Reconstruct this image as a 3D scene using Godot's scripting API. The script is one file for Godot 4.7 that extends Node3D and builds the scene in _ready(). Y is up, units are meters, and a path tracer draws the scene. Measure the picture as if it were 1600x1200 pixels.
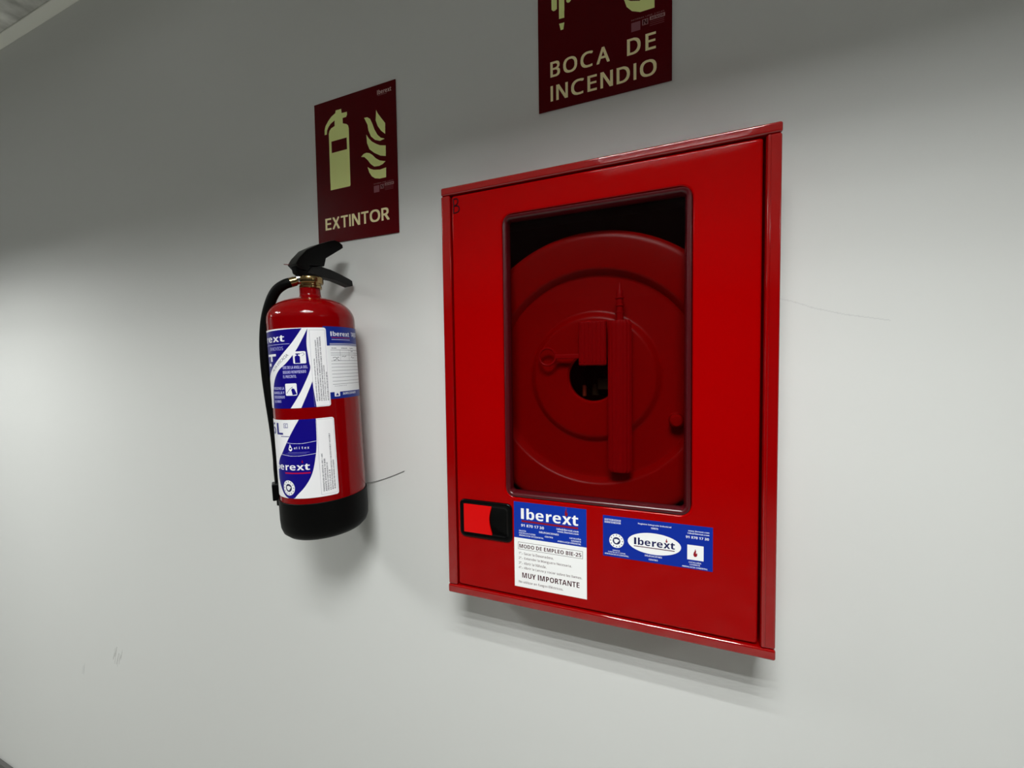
extends Node3D

# ------------------------------------------------------------------ shapes
class Shape:
	var v := PackedVector3Array()
	var uv := PackedVector2Array()
	func tri(a: Vector3, b: Vector3, c: Vector3, ua := Vector2.ZERO, ub := Vector2.ZERO, uc := Vector2.ZERO):
		v.append(a); v.append(b); v.append(c)
		uv.append(ua); uv.append(ub); uv.append(uc)
	func quad(a: Vector3, b: Vector3, c: Vector3, d: Vector3, ua := Vector2.ZERO, ub := Vector2.ZERO, uc := Vector2.ZERO, ud := Vector2.ZERO):
		tri(a, b, c, ua, ub, uc); tri(a, c, d, ua, uc, ud)
	func add(o: Shape, t := Transform3D.IDENTITY) -> Shape:
		for p in o.v: v.append(t * p)
		uv.append_array(o.uv)
		return self
	func moved(t: Transform3D) -> Shape:
		for i in v.size(): v[i] = t * v[i]
		return self
	# loops: arrays of the same number of points, each loop closed; caps at both ends
	func loft(loops: Array, cap_a := true, cap_b := true, wrap := false) -> Shape:
		var part := Shape.new()
		var n: int = loops[0].size()
		var m := loops.size()
		for i in (m if wrap else m - 1):
			var A: PackedVector3Array = loops[i]
			var B: PackedVector3Array = loops[(i + 1) % m]
			for j in n:
				var k := (j + 1) % n
				part.quad(A[j], A[k], B[k], B[j])
		if not wrap:
			if cap_a: part.fan(loops[0], true)
			if cap_b: part.fan(loops[m - 1], false)
		part.outward()
		add(part)
		return self
	func fan(loop: PackedVector3Array, back: bool):
		var c := Vector3.ZERO
		for p in loop: c += p
		c /= loop.size()
		for j in loop.size():
			var k := (j + 1) % loop.size()
			if back: tri(c, loop[k], loop[j])
			else: tri(c, loop[j], loop[k])
	func outward():
		var s := 0.0
		var o: Vector3 = v[0]
		for i in range(0, v.size(), 3):
			s += (v[i] - o).dot((v[i + 1] - o).cross(v[i + 2] - o))
		if s < 0.0:
			for i in range(0, v.size(), 3):
				var t := v[i + 1]; v[i + 1] = v[i + 2]; v[i + 2] = t
				var w := uv[i + 1]; uv[i + 1] = uv[i + 2]; uv[i + 2] = w
	# a box with rounded edges
	func rbox(c: Vector3, size: Vector3, r := 0.001, seg := 3) -> Shape:
		var part := Shape.new()
		var h := size / 2.0
		r = minf(r, minf(h.x, minf(h.y, h.z)) * 0.98)
		var steps: Array = []
		for a in 3:
			var l: Array = []
			for i in seg + 1: l.append(-h[a] + r - r * tan(PI / 4 * (1.0 - float(i) / seg)))
			for i in seg + 1: l.append(h[a] - r + r * tan(PI / 4 * float(i) / seg))
			steps.append(l)
		for a in 3:
			var b := (a + 1) % 3
			var d := (a + 2) % 3
			for s in [-1.0, 1.0]:
				for i in steps[b].size() - 1:
					for j in steps[d].size() - 1:
						var q: Array = []
						for e in [[0, 0], [1, 0], [1, 1], [0, 1]]:
							var p := Vector3.ZERO
							p[a] = s * h[a]; p[b] = steps[b][i + e[0]]; p[d] = steps[d][j + e[1]]
							var inner := p.clamp(-h + Vector3.ONE * r, h - Vector3.ONE * r)
							q.append(inner + (p - inner).normalized() * r)
						if s > 0: part.quad(q[0], q[1], q[2], q[3])
						else: part.quad(q[3], q[2], q[1], q[0])
		for i in part.v.size(): part.v[i] += c
		add(part)
		return self
	# profile: Vector2(radius, height) list turned round the local y axis
	func lathe(profile: Array, n := 64, closed := false) -> Shape:
		var loops: Array = []
		for p in profile:
			var l := PackedVector3Array()
			for i in n:
				var a := TAU * i / n
				l.append(Vector3(p.x * sin(a), p.y, p.x * cos(a)))
			loops.append(l)
		loft(loops, true, true, closed)
		return self
	func tube(pts: Array, r, n := 16) -> Shape:
		var loops: Array = []
		var up := Vector3.ZERO
		for i in pts.size():
			var d: Vector3 = (pts[mini(i + 1, pts.size() - 1)] - pts[maxi(i - 1, 0)]).normalized()
			if up == Vector3.ZERO:
				up = d.cross(Vector3(0.3, 0.5, 0.81)).normalized()
			up = (up - d * up.dot(d)).normalized()
			var s := d.cross(up)
			var rr: float = r[i] if r is Array else r
			var l := PackedVector3Array()
			for k in n:
				var a := TAU * k / n
				l.append(pts[i] + (up * cos(a) + s * sin(a)) * rr)
			loops.append(l)
		loft(loops)
		return self
	# outline in x,y pushed out along z, with chamfered rims
	func extrude(poly: PackedVector2Array, z0: float, z1: float, bevel := 0.0) -> Shape:
		var part := Shape.new()
		if Geometry2D.is_polygon_clockwise(poly): poly.reverse()
		var inner := poly
		var levels: Array = []
		if bevel > 0.0:
			inner = inset(poly, bevel)
			var mid := inset(poly, bevel * 0.3)
			levels = [[inner, z0], [mid, z0 + bevel * 0.3], [poly, z0 + bevel], [poly, z1 - bevel], [mid, z1 - bevel * 0.3], [inner, z1]]
		else:
			levels = [[poly, z0], [poly, z1]]
		for i in levels.size() - 1:
			for j in poly.size():
				var k := (j + 1) % poly.size()
				var a: Vector2 = levels[i][0][j]; var b: Vector2 = levels[i][0][k]
				var c: Vector2 = levels[i + 1][0][k]; var d: Vector2 = levels[i + 1][0][j]
				var za: float = levels[i][1]; var zb: float = levels[i + 1][1]
				part.quad(Vector3(a.x, a.y, za), Vector3(b.x, b.y, za), Vector3(c.x, c.y, zb), Vector3(d.x, d.y, zb))
		var t := Geometry2D.triangulate_polygon(inner)
		for i in range(0, t.size(), 3):
			var a := inner[t[i]]; var b := inner[t[i + 1]]; var c := inner[t[i + 2]]
			if (b - a).cross(c - a) < 0:
				var w := b; b = c; c = w
			part.tri(Vector3(a.x, a.y, z1), Vector3(b.x, b.y, z1), Vector3(c.x, c.y, z1))
			part.tri(Vector3(a.x, a.y, z0), Vector3(c.x, c.y, z0), Vector3(b.x, b.y, z0))
		add(part)
		return self
	static func inset(poly: PackedVector2Array, d: float) -> PackedVector2Array:
		var out := PackedVector2Array()
		var n := poly.size()
		for i in n:
			var e := (poly[i] - poly[(i + n - 1) % n]).normalized()
			var g := (poly[(i + 1) % n] - poly[i]).normalized()
			var m := (Vector2(-e.y, e.x) + Vector2(-g.y, g.x))
			m = m.normalized() if m.length() > 0.01 else Vector2(-e.y, e.x)
			out.append(poly[i] + m * d / maxf(0.5, m.dot(Vector2(-e.y, e.x))))
		return out
	func mesh(angle := 38.0) -> ArrayMesh:
		var normals := PackedVector3Array(); normals.resize(v.size())
		var fn := PackedVector3Array()
		var near := {}
		for i in range(0, v.size(), 3):
			fn.append((v[i + 1] - v[i]).cross(v[i + 2] - v[i]))
			for k in 3:
				var key := Vector3i((v[i + k] * 50000.0).round())
				if not near.has(key): near[key] = []
				near[key].append(i / 3)
		var limit := cos(deg_to_rad(angle))
		for i in v.size():
			var f := fn[i / 3]
			var fu := f.normalized()
			var s := Vector3.ZERO
			for o in near[Vector3i((v[i] * 50000.0).round())]:
				if fn[o].normalized().dot(fu) > limit: s += fn[o]
			normals[i] = s.normalized() if s.length() > 0 else fu
		var vv := PackedVector3Array(); var nn := PackedVector3Array(); var uu := PackedVector2Array()
		for i in range(0, v.size(), 3):
			if fn[i / 3].length() < 1e-14: continue
			for k in [0, 2, 1]:
				vv.append(v[i + k]); nn.append(normals[i + k]); uu.append(uv[i + k])
		var arr := []; arr.resize(Mesh.ARRAY_MAX)
		arr[Mesh.ARRAY_VERTEX] = vv; arr[Mesh.ARRAY_NORMAL] = nn; arr[Mesh.ARRAY_TEX_UV] = uu
		var m := ArrayMesh.new()
		m.add_surface_from_arrays(Mesh.PRIMITIVE_TRIANGLES, arr)
		return m

# rounded rectangle loop at depth z
func rrect(cx: float, cy: float, w: float, h: float, r: float, z: float, n := 6) -> PackedVector3Array:
	var l := PackedVector3Array()
	for c in [[1, 1, 0], [-1, 1, 1], [-1, -1, 2], [1, -1, 3]]:
		for i in n + 1:
			var a: float = PI / 2 * (c[2] + float(i) / n)
			l.append(Vector3(cx + c[0] * (w / 2 - r) + r * cos(a), cy + c[1] * (h / 2 - r) + r * sin(a), z))
	return l

func smooth_path(pts: Array, sub := 6) -> Array:
	var c := Curve3D.new()
	for i in pts.size():
		var t: Vector3 = (pts[mini(i + 1, pts.size() - 1)] - pts[maxi(i - 1, 0)]) / 6.0
		c.add_point(pts[i], -t, t)
	var out: Array = []
	for i in pts.size() - 1:
		for k in sub: out.append(c.sample(i, float(k) / sub))
	out.append(pts[-1])
	return out

# ------------------------------------------------------------------ printed artwork
class Print:
	var img: Image
	var s: float          # pixels per millimetre
	static var fonts := {}
	func _init(w: float, h: float, scale: float, bg: Color):
		s = scale
		img = Image.create(int(w * s), int(h * s), false, Image.FORMAT_RGB8)
		img.fill(bg)
	func rect(x: float, y: float, w: float, h: float, c: Color):
		img.fill_rect(Rect2i(roundi(x * s), roundi(y * s), maxi(1, roundi(w * s)), maxi(1, roundi(h * s))), c)
	func frame(x: float, y: float, w: float, h: float, t: float, c: Color):
		rect(x, y, w, t, c); rect(x, y + h - t, w, t, c); rect(x, y, t, h, c); rect(x + w - t, y, t, h, c)
	func fill(p: PackedVector2Array, c: Color):
		var lo := 1e9; var hi := -1e9
		for q in p: lo = minf(lo, q.y * s); hi = maxf(hi, q.y * s)
		for y in range(maxi(0, floori(lo)), mini(img.get_height() - 1, ceili(hi)) + 1):
			var yy := y + 0.5
			var xs: Array = []
			for i in p.size():
				var a := p[i] * s; var b := p[(i + 1) % p.size()] * s
				if (a.y <= yy) != (b.y <= yy): xs.append(a.x + (yy - a.y) / (b.y - a.y) * (b.x - a.x))
			xs.sort()
			for i in range(0, xs.size() - 1, 2):
				var x0 := roundi(xs[i]); var x1 := roundi(xs[i + 1])
				if x1 > x0: img.fill_rect(Rect2i(x0, y, x1 - x0, 1), c)
	func ellipse(cx: float, cy: float, rx: float, ry: float, c: Color):
		var p := PackedVector2Array()
		for i in 48: p.append(Vector2(cx + rx * cos(TAU * i / 48), cy + ry * sin(TAU * i / 48)))
		fill(p, c)
	func line(pts: Array, t: float, c: Color):
		for i in pts.size() - 1:
			var a: Vector2 = pts[i]; var b: Vector2 = pts[i + 1]
			var n := (b - a).orthogonal().normalized() * t / 2
			fill(PackedVector2Array([a + n, b + n, b - n, a - n]), c)
	func spline(pts: Array, sub := 6) -> PackedVector2Array:
		var out := PackedVector2Array()
		for i in pts.size() - 1:
			var p0: Vector2 = pts[maxi(i - 1, 0)]; var p3: Vector2 = pts[mini(i + 2, pts.size() - 1)]
			for k in sub: out.append((pts[i] as Vector2).cubic_interpolate(pts[i + 1], p0, p3, float(k) / sub))
		out.append(pts[-1])
		return out
	# ink box x, y, w, h in mm (h or w 0: keep the letters' own proportions); turn: quarter turns anticlockwise
	func text(t: String, x: float, y: float, w: float, h: float, c: Color, bold := true, turn := 0.0):
		var key := "b" if bold else "r"
		if not fonts.has(key):
			var f := SystemFont.new()
			f.font_names = PackedStringArray(["Droid Sans"])
			f.font_weight = 700 if bold else 400
			fonts[key] = f
		var m := TextMesh.new()
		m.font = fonts[key]; m.font_size = 48; m.pixel_size = 0.01; m.depth = 0.0; m.text = t; m.curve_step = 1.0
		var arr := m.get_mesh_arrays()
		var vs: PackedVector3Array = arr[Mesh.ARRAY_VERTEX]
		var ix: PackedInt32Array = arr[Mesh.ARRAY_INDEX] if arr[Mesh.ARRAY_INDEX] != null else PackedInt32Array(range(vs.size()))
		if vs.is_empty(): return
		var lo := Vector2(1e9, 1e9); var hi := -lo
		for q in vs: lo = lo.min(Vector2(q.x, q.y)); hi = hi.max(Vector2(q.x, q.y))
		var d := hi - lo
		var kx := w / d.x if w > 0 else h / d.y
		var ky := h / d.y if h > 0 else kx
		var r := deg_to_rad(turn)
		for i in range(0, ix.size(), 3):
			var p := PackedVector2Array()
			for k in 3:
				var q := vs[ix[i + k]]
				var a := Vector2((q.x - lo.x) * kx, (hi.y - q.y) * ky)
				p.append(Vector2(x, y) + (Vector2(a.x * cos(r) + a.y * sin(r), -a.x * sin(r) + a.y * cos(r)) if turn != 0.0 else a))
			fill(p, c)
	# the brand word: a plain bar for the capital, then the small letters
	func logo(x: float, y: float, w: float, h: float, c: Color):
		rect(x, y + h * 0.03, w * 0.055, h * 0.97, c)
		text("berext", x + w * 0.10, y, w * 0.90, h, c)
	# capitals spaced letter by letter, strokes thickened by fat millimetres
	func caps(t: String, x: float, y: float, w: float, h: float, gap: float, c: Color, fat := 0.0):
		var ws: Array = []
		var total := 0.0
		for ch in t:
			var k := 0.17 if ch == "I" else glyph_ratio(ch)
			ws.append(k * h); total += k * h + gap
		var f := (w - gap * (t.length() - 1)) / (total - gap * t.length())
		for i in t.length():
			var ww: float = ws[i] * f
			if t[i] == "I":
				rect(x, y, ww, h, c)
			else:
				for dx in [0.0, fat]:
					for dy in [0.0, fat]: text(t[i], x + dx, y + dy, ww - fat, h - fat, c, false)
			x += ww + gap
	func glyph_ratio(ch: String) -> float:
		return {"E": 0.62, "X": 0.76, "T": 0.72, "N": 0.80, "O": 0.98, "R": 0.76, "B": 0.70, "C": 0.86, "A": 0.88, "D": 0.82}.get(ch, 0.75)
	func texture() -> ImageTexture:
		img.generate_mipmaps()
		return ImageTexture.create_from_image(img)

# ------------------------------------------------------------------ scene helpers
var used := {}
func numbered(n: String) -> String:
	var k: int = used.get(n, 0)
	used[n] = k + 1
	return n if k == 0 else "%s_%03d" % [n, k]
func obj(called: String, sh: Shape, m: Material, parent: Node = self, angle := 38.0) -> MeshInstance3D:
	var o := MeshInstance3D.new()
	o.mesh = sh.mesh(angle)
	o.material_override = m
	o.name = numbered(called) if parent == self else called
	parent.add_child(o, true)
	return o
func thing(called: String, label: String, category: String, at := Vector3.ZERO, group := "") -> Node3D:
	var o := Node3D.new()
	o.name = numbered(called)
	add_child(o, true)
	o.position = at
	tag(o, label, category, group)
	return o
func tag(o: Node, label: String, category: String, group := ""):
	o.set_meta("label", label); o.set_meta("category", category)
	if group: o.set_meta("group", group)
func struct(called: String, sh: Shape, m: Material, label: String, category: String, angle := 38.0) -> MeshInstance3D:
	var o := obj(called, sh, m, self, angle)
	o.set_meta("kind", "structure")
	tag(o, label, category)
	return o
func paint(c: Color, rough := 0.5, spec := 0.5, metal := 0.0) -> StandardMaterial3D:
	var m := StandardMaterial3D.new()
	m.albedo_color = c; m.roughness = rough; m.metallic_specular = spec; m.metallic = metal
	return m
func printed(p: Print, rough := 0.45, spec := 0.4) -> StandardMaterial3D:
	var m := paint(Color.WHITE, rough, spec)
	m.albedo_texture = p.texture()
	m.texture_repeat = false
	return m
func slab(x0: float, x1: float, y0: float, y1: float, z0: float, z1: float) -> Shape:
	return Shape.new().rbox(Vector3(x0 + x1, y0 + y1, z0 + z1) / 2, Vector3(x1 - x0, y1 - y0, z1 - z0), 0.002, 1)
# a thin flat plate whose front carries artwork over its whole face
func plate(x0: float, x1: float, y0: float, y1: float, z0: float, z1: float) -> Shape:
	var s := Shape.new().rbox(Vector3(x0 + x1, y0 + y1, z0 + z1) / 2, Vector3(x1 - x0, y1 - y0, z1 - z0), (z1 - z0) * 0.3, 1)
	for i in s.v.size(): s.uv[i] = Vector2((s.v[i].x - x0) / (x1 - x0), (y1 - s.v[i].y) / (y1 - y0))
	return s

const CAM_D := 0.66675
const EYE := 1.6
const CEIL := 2.675
var M := {}

func _ready():
	# ---------------- camera
	var cam := Camera3D.new()
	cam.name = "camera"
	add_child(cam)
	cam.fov = 88.3036
	cam.near = 0.02
	cam.basis = Basis(Vector3.UP, deg_to_rad(20.8705)) * Basis(Vector3.RIGHT, deg_to_rad(-2.3941)) * Basis(Vector3.BACK, deg_to_rad(-0.8032))
	cam.position = Vector3(0, EYE, CAM_D)
	cam.current = true
	# ---------------- sky and exposure
	var we := WorldEnvironment.new()
	we.name = "environment"
	var e := Environment.new()
	e.background_mode = Environment.BG_COLOR
	e.background_color = Color(0, 0, 0)
	e.tonemap_mode = Environment.TONE_MAPPER_LINEAR
	e.tonemap_exposure = 1.08
	e.sdfgi_enabled = true; e.ssao_enabled = true; e.ssil_enabled = true
	we.environment = e
	add_child(we)
	materials()
	# ---------------- ceiling lights: four-tube louvred fixtures in two rows
	var first := ceiling_light()
	var places := [Vector3(0.03, CEIL, 1.145), Vector3(-2.12, CEIL, 1.145), Vector3(-4.5, CEIL, 1.145), Vector3(2.56, CEIL, 1.145)]
	var said := ["square louvred ceiling light straight in front of the hose cabinet", "square louvred ceiling light next on the left of the one before the cabinet", "square louvred ceiling light at the far left end of the row", "square louvred ceiling light at the far right end of the row"]
	for i in places.size():
		var f: Node3D = first
		if i > 0:
			f = first.duplicate()
			f.name = numbered("ceiling_light")
			add_child(f, true)
		f.position = places[i]
		tag(f, said[i], "ceiling light", "louvred ceiling lights")
	room()
	cabinet()
	reel()
	extinguisher()
	signs()
	small_things()

func materials():
	M.red = paint(Color(0.60, 0.0, 0.004), 0.06, 0.3)
	M.red_frame = paint(Color(0.56, 0.0, 0.006), 0.05, 0.75)
	M.ext_red = paint(Color(0.50, 0.0, 0.012), 0.08, 0.36)
	M.reel_red = paint(Color(0.64, 0.0, 0.0), 0.3, 0.25)
	M.black = paint(Color(0.012, 0.012, 0.013), 0.3, 0.28)
	M.rubber = paint(Color(0.018, 0.018, 0.018), 0.5, 0.22)
	M.brass = paint(Color(0.66, 0.56, 0.38), 0.18, 0.5, 1.0)
	M.chrome = paint(Color(0.85, 0.86, 0.87), 0.15, 0.5, 1.0)
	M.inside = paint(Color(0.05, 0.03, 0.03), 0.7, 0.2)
	M.gasket = paint(Color(0.28, 0.03, 0.06), 0.28, 0.5)
	M.housing = paint(Color(0.8, 0.8, 0.8), 0.5)
	M.louvre = paint(Color(0.42, 0.42, 0.42), 0.5, 0.3)
	M.pane = paint(Color(0.02, 0.0, 0.0, 0.25), 0.02, 0.2)
	M.pane.transparency = BaseMaterial3D.TRANSPARENCY_ALPHA
	M.tube = paint(Color(0.9, 0.9, 0.9), 0.4)
	M.tube.emission_enabled = true
	M.tube.emission = Color(0.992, 1.0, 0.99)
	M.tube.emission_energy_multiplier = 2.0
	var n := FastNoiseLite.new()
	n.seed = 7; n.frequency = 0.012; n.fractal_octaves = 5
	var nt := NoiseTexture2D.new()
	nt.noise = n; nt.width = 512; nt.height = 512; nt.seamless = true
	var g := Gradient.new()
	g.set_color(0, Color(0.64, 0.64, 0.62)); g.set_color(1, Color(0.97, 0.97, 0.95))
	nt.color_ramp = g
	M.concrete = paint(Color.WHITE, 0.9, 0.2)
	M.concrete.albedo_texture = nt
	M.concrete.uv1_triplanar = true; M.concrete.uv1_world_triplanar = true
	M.concrete.uv1_scale = Vector3.ONE * 1.6
	M.floor = paint(Color(0.86, 0.86, 0.855), 0.5, 0.3)
	M.floor.albedo_texture = nt
	M.floor.uv1_triplanar = true; M.floor.uv1_world_triplanar = true
	M.floor.uv1_scale = Vector3.ONE * 0.7
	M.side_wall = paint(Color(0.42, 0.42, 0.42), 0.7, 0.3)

func ceiling_light() -> Node3D:
	var f := thing("ceiling_light", "", "")
	obj("housing", Shape.new().rbox(Vector3(0, -0.04, 0), Vector3(0.62, 0.08, 0.62), 0.004, 1), M.housing, f)
	var lv := Shape.new()
	for k in 5: lv.rbox(Vector3(0, -0.119, -0.3 + 0.15 * k), Vector3(0.62, 0.080, 0.004), 0.001, 1)
	for k in 7: lv.rbox(Vector3(-0.3 + 0.1 * k, -0.1325, 0), Vector3(0.003, 0.034, 0.6), 0.001, 1)
	obj("louvre", lv, M.louvre, f)
	for k in 4:
		var z := -0.225 + 0.15 * k
		var pts := [Vector3(-0.29, -0.094, z), Vector3(0.29, -0.094, z)]
		obj("tube", Shape.new().tube(pts, 0.013, 12), M.tube, f)
		var l := AreaLight3D.new()
		l.name = "tube_light"
		l.area_size = Vector2(0.58, 0.024)
		l.light_color = Color(0.992, 1.0, 0.99)
		l.light_energy = 1.0
		l.area_range = 12.0
		l.area_attenuation = 2.0
		l.shadow_enabled = true
		l.position = Vector3(0, -0.109, z)
		l.rotation_degrees = Vector3(-90, 0, 0)
		f.add_child(l, true)
	return f

func room():
	# painted wall, with the niche the cabinet is let into; scuffs and a hairline crack are drawn at their places
	var x0 := -1.8; var x1 := 0.6; var y0 := 0.5; var y1 := 1.9
	var p := Print.new((x1 - x0) * 1000, (y1 - y0) * 1000, 0.85, Color(0.86, 0.865, 0.855))
	var grey := Color(0.68, 0.68, 0.67)
	var rng := RandomNumberGenerator.new()
	rng.seed = 5
	for k in 11:
		var a := Vector2((-1.585 + 0.05 * rng.randf() - x0) * 1000, (y1 - 0.765 + 0.03 * rng.randf()) * 1000)
		p.line([a, a + Vector2(-9 - 8 * rng.randf(), 22 + 22 * rng.randf())], 2.6, grey.lerp(Color(0.86, 0.865, 0.855), 0.2 + 0.5 * rng.randf()))
	for k in 4:
		var a := Vector2((-1.93 + 0.03 * rng.randf() - x0) * 1000 + 150, (y1 - 0.66 + 0.02 * rng.randf()) * 1000)
		p.line([a, a + Vector2(-8, 30)], 2.4, Color(0.80, 0.805, 0.80))
	var ck := [Vector2(0.13, 1.70), Vector2(0.17, 1.688), Vector2(0.195, 1.677), Vector2(0.23, 1.666), Vector2(0.28, 1.655)]
	for i in ck.size(): ck[i] = Vector2((ck[i].x - x0) * 1000, (y1 - ck[i].y) * 1000)
	p.line(ck, 1.2, Color(0.80, 0.805, 0.80))
	M.wall = printed(p, 0.6, 0.3)
	var w := Shape.new()
	var c0 := -0.337; var c1 := 0.131; var d0 := 1.222; var d1 := 1.891
	for b in [[-5.0, c0, 0.0, CEIL], [c1, 4.0, 0.0, CEIL], [c0, c1, 0.0, d0], [c0, c1, d1, CEIL]]:
		var a: Array = b
		w.quad(Vector3(a[0], a[2], 0), Vector3(a[1], a[2], 0), Vector3(a[1], a[3], 0), Vector3(a[0], a[3], 0))
		w.quad(Vector3(a[1], a[2], -0.25), Vector3(a[0], a[2], -0.25), Vector3(a[0], a[3], -0.25), Vector3(a[1], a[3], -0.25))
	w.quad(Vector3(c0, d0, -0.25), Vector3(c0, d0, 0), Vector3(c0, d1, 0), Vector3(c0, d1, -0.25))
	w.quad(Vector3(c1, d0, 0), Vector3(c1, d0, -0.25), Vector3(c1, d1, -0.25), Vector3(c1, d1, 0))
	w.quad(Vector3(c0, d0, 0), Vector3(c0, d0, -0.25), Vector3(c1, d0, -0.25), Vector3(c1, d0, 0))
	w.quad(Vector3(c0, d1, -0.25), Vector3(c0, d1, 0), Vector3(c1, d1, 0), Vector3(c1, d1, -0.25))
	w.quad(Vector3(-5, 0, -0.25), Vector3(4, 0, -0.25), Vector3(4, 0, 0), Vector3(-5, 0, 0))
	w.quad(Vector3(-5, CEIL, 0), Vector3(4, CEIL, 0), Vector3(4, CEIL, -0.25), Vector3(-5, CEIL, -0.25))
	w.quad(Vector3(-5, 0, -0.25), Vector3(-5, 0, 0), Vector3(-5, CEIL, 0), Vector3(-5, CEIL, -0.25))
	w.quad(Vector3(4, 0, 0), Vector3(4, 0, -0.25), Vector3(4, CEIL, -0.25), Vector3(4, CEIL, 0))
	for i in w.v.size(): w.uv[i] = Vector2((w.v[i].x - x0) / (x1 - x0), (y1 - w.v[i].y) / (y1 - y0))
	struct("wall_back", w, M.wall, "light grey painted wall behind the extinguisher and the hose cabinet", "wall")
	struct("floor", slab(-5.2, 4.2, -0.2, 0.0, -0.25, 6.2), M.floor, "grey concrete floor below the painted wall", "floor")
	struct("ceiling", slab(-5.2, 4.2, CEIL, CEIL + 0.2, -0.25, 6.2), M.concrete, "mottled concrete ceiling above the painted wall", "ceiling")
	struct("trim_1", slab(-5.0, 4.0, CEIL - 0.006, CEIL, 0.0, 0.03), paint(Color(0.95, 0.95, 0.92), 0.8, 0.2), "pale strip along the ceiling edge above the wall", "trim")  # thin slab, coloured paler than the ceiling, along its edge with the wall
	struct("baseboard_back", slab(-5.0, 4.0, 0.0, 0.105, 0.0, 0.012), paint(Color(0.34, 0.34, 0.33), 0.6), "dark grey skirting strip at the foot of the painted wall", "skirting")
	struct("wall_left", slab(-5.2, -5.0, 0.0, CEIL, 0.0, 6.0), M.side_wall, "plain wall closing the passage on the left", "wall")
	struct("wall_right", slab(4.0, 4.2, 0.0, CEIL, 0.0, 6.0), M.side_wall, "plain wall closing the passage on the right", "wall")
	struct("wall_front", slab(-5.2, 4.2, 0.0, CEIL, 6.0, 6.2), M.side_wall, "plain wall facing the hose cabinet across the passage", "wall")

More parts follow.
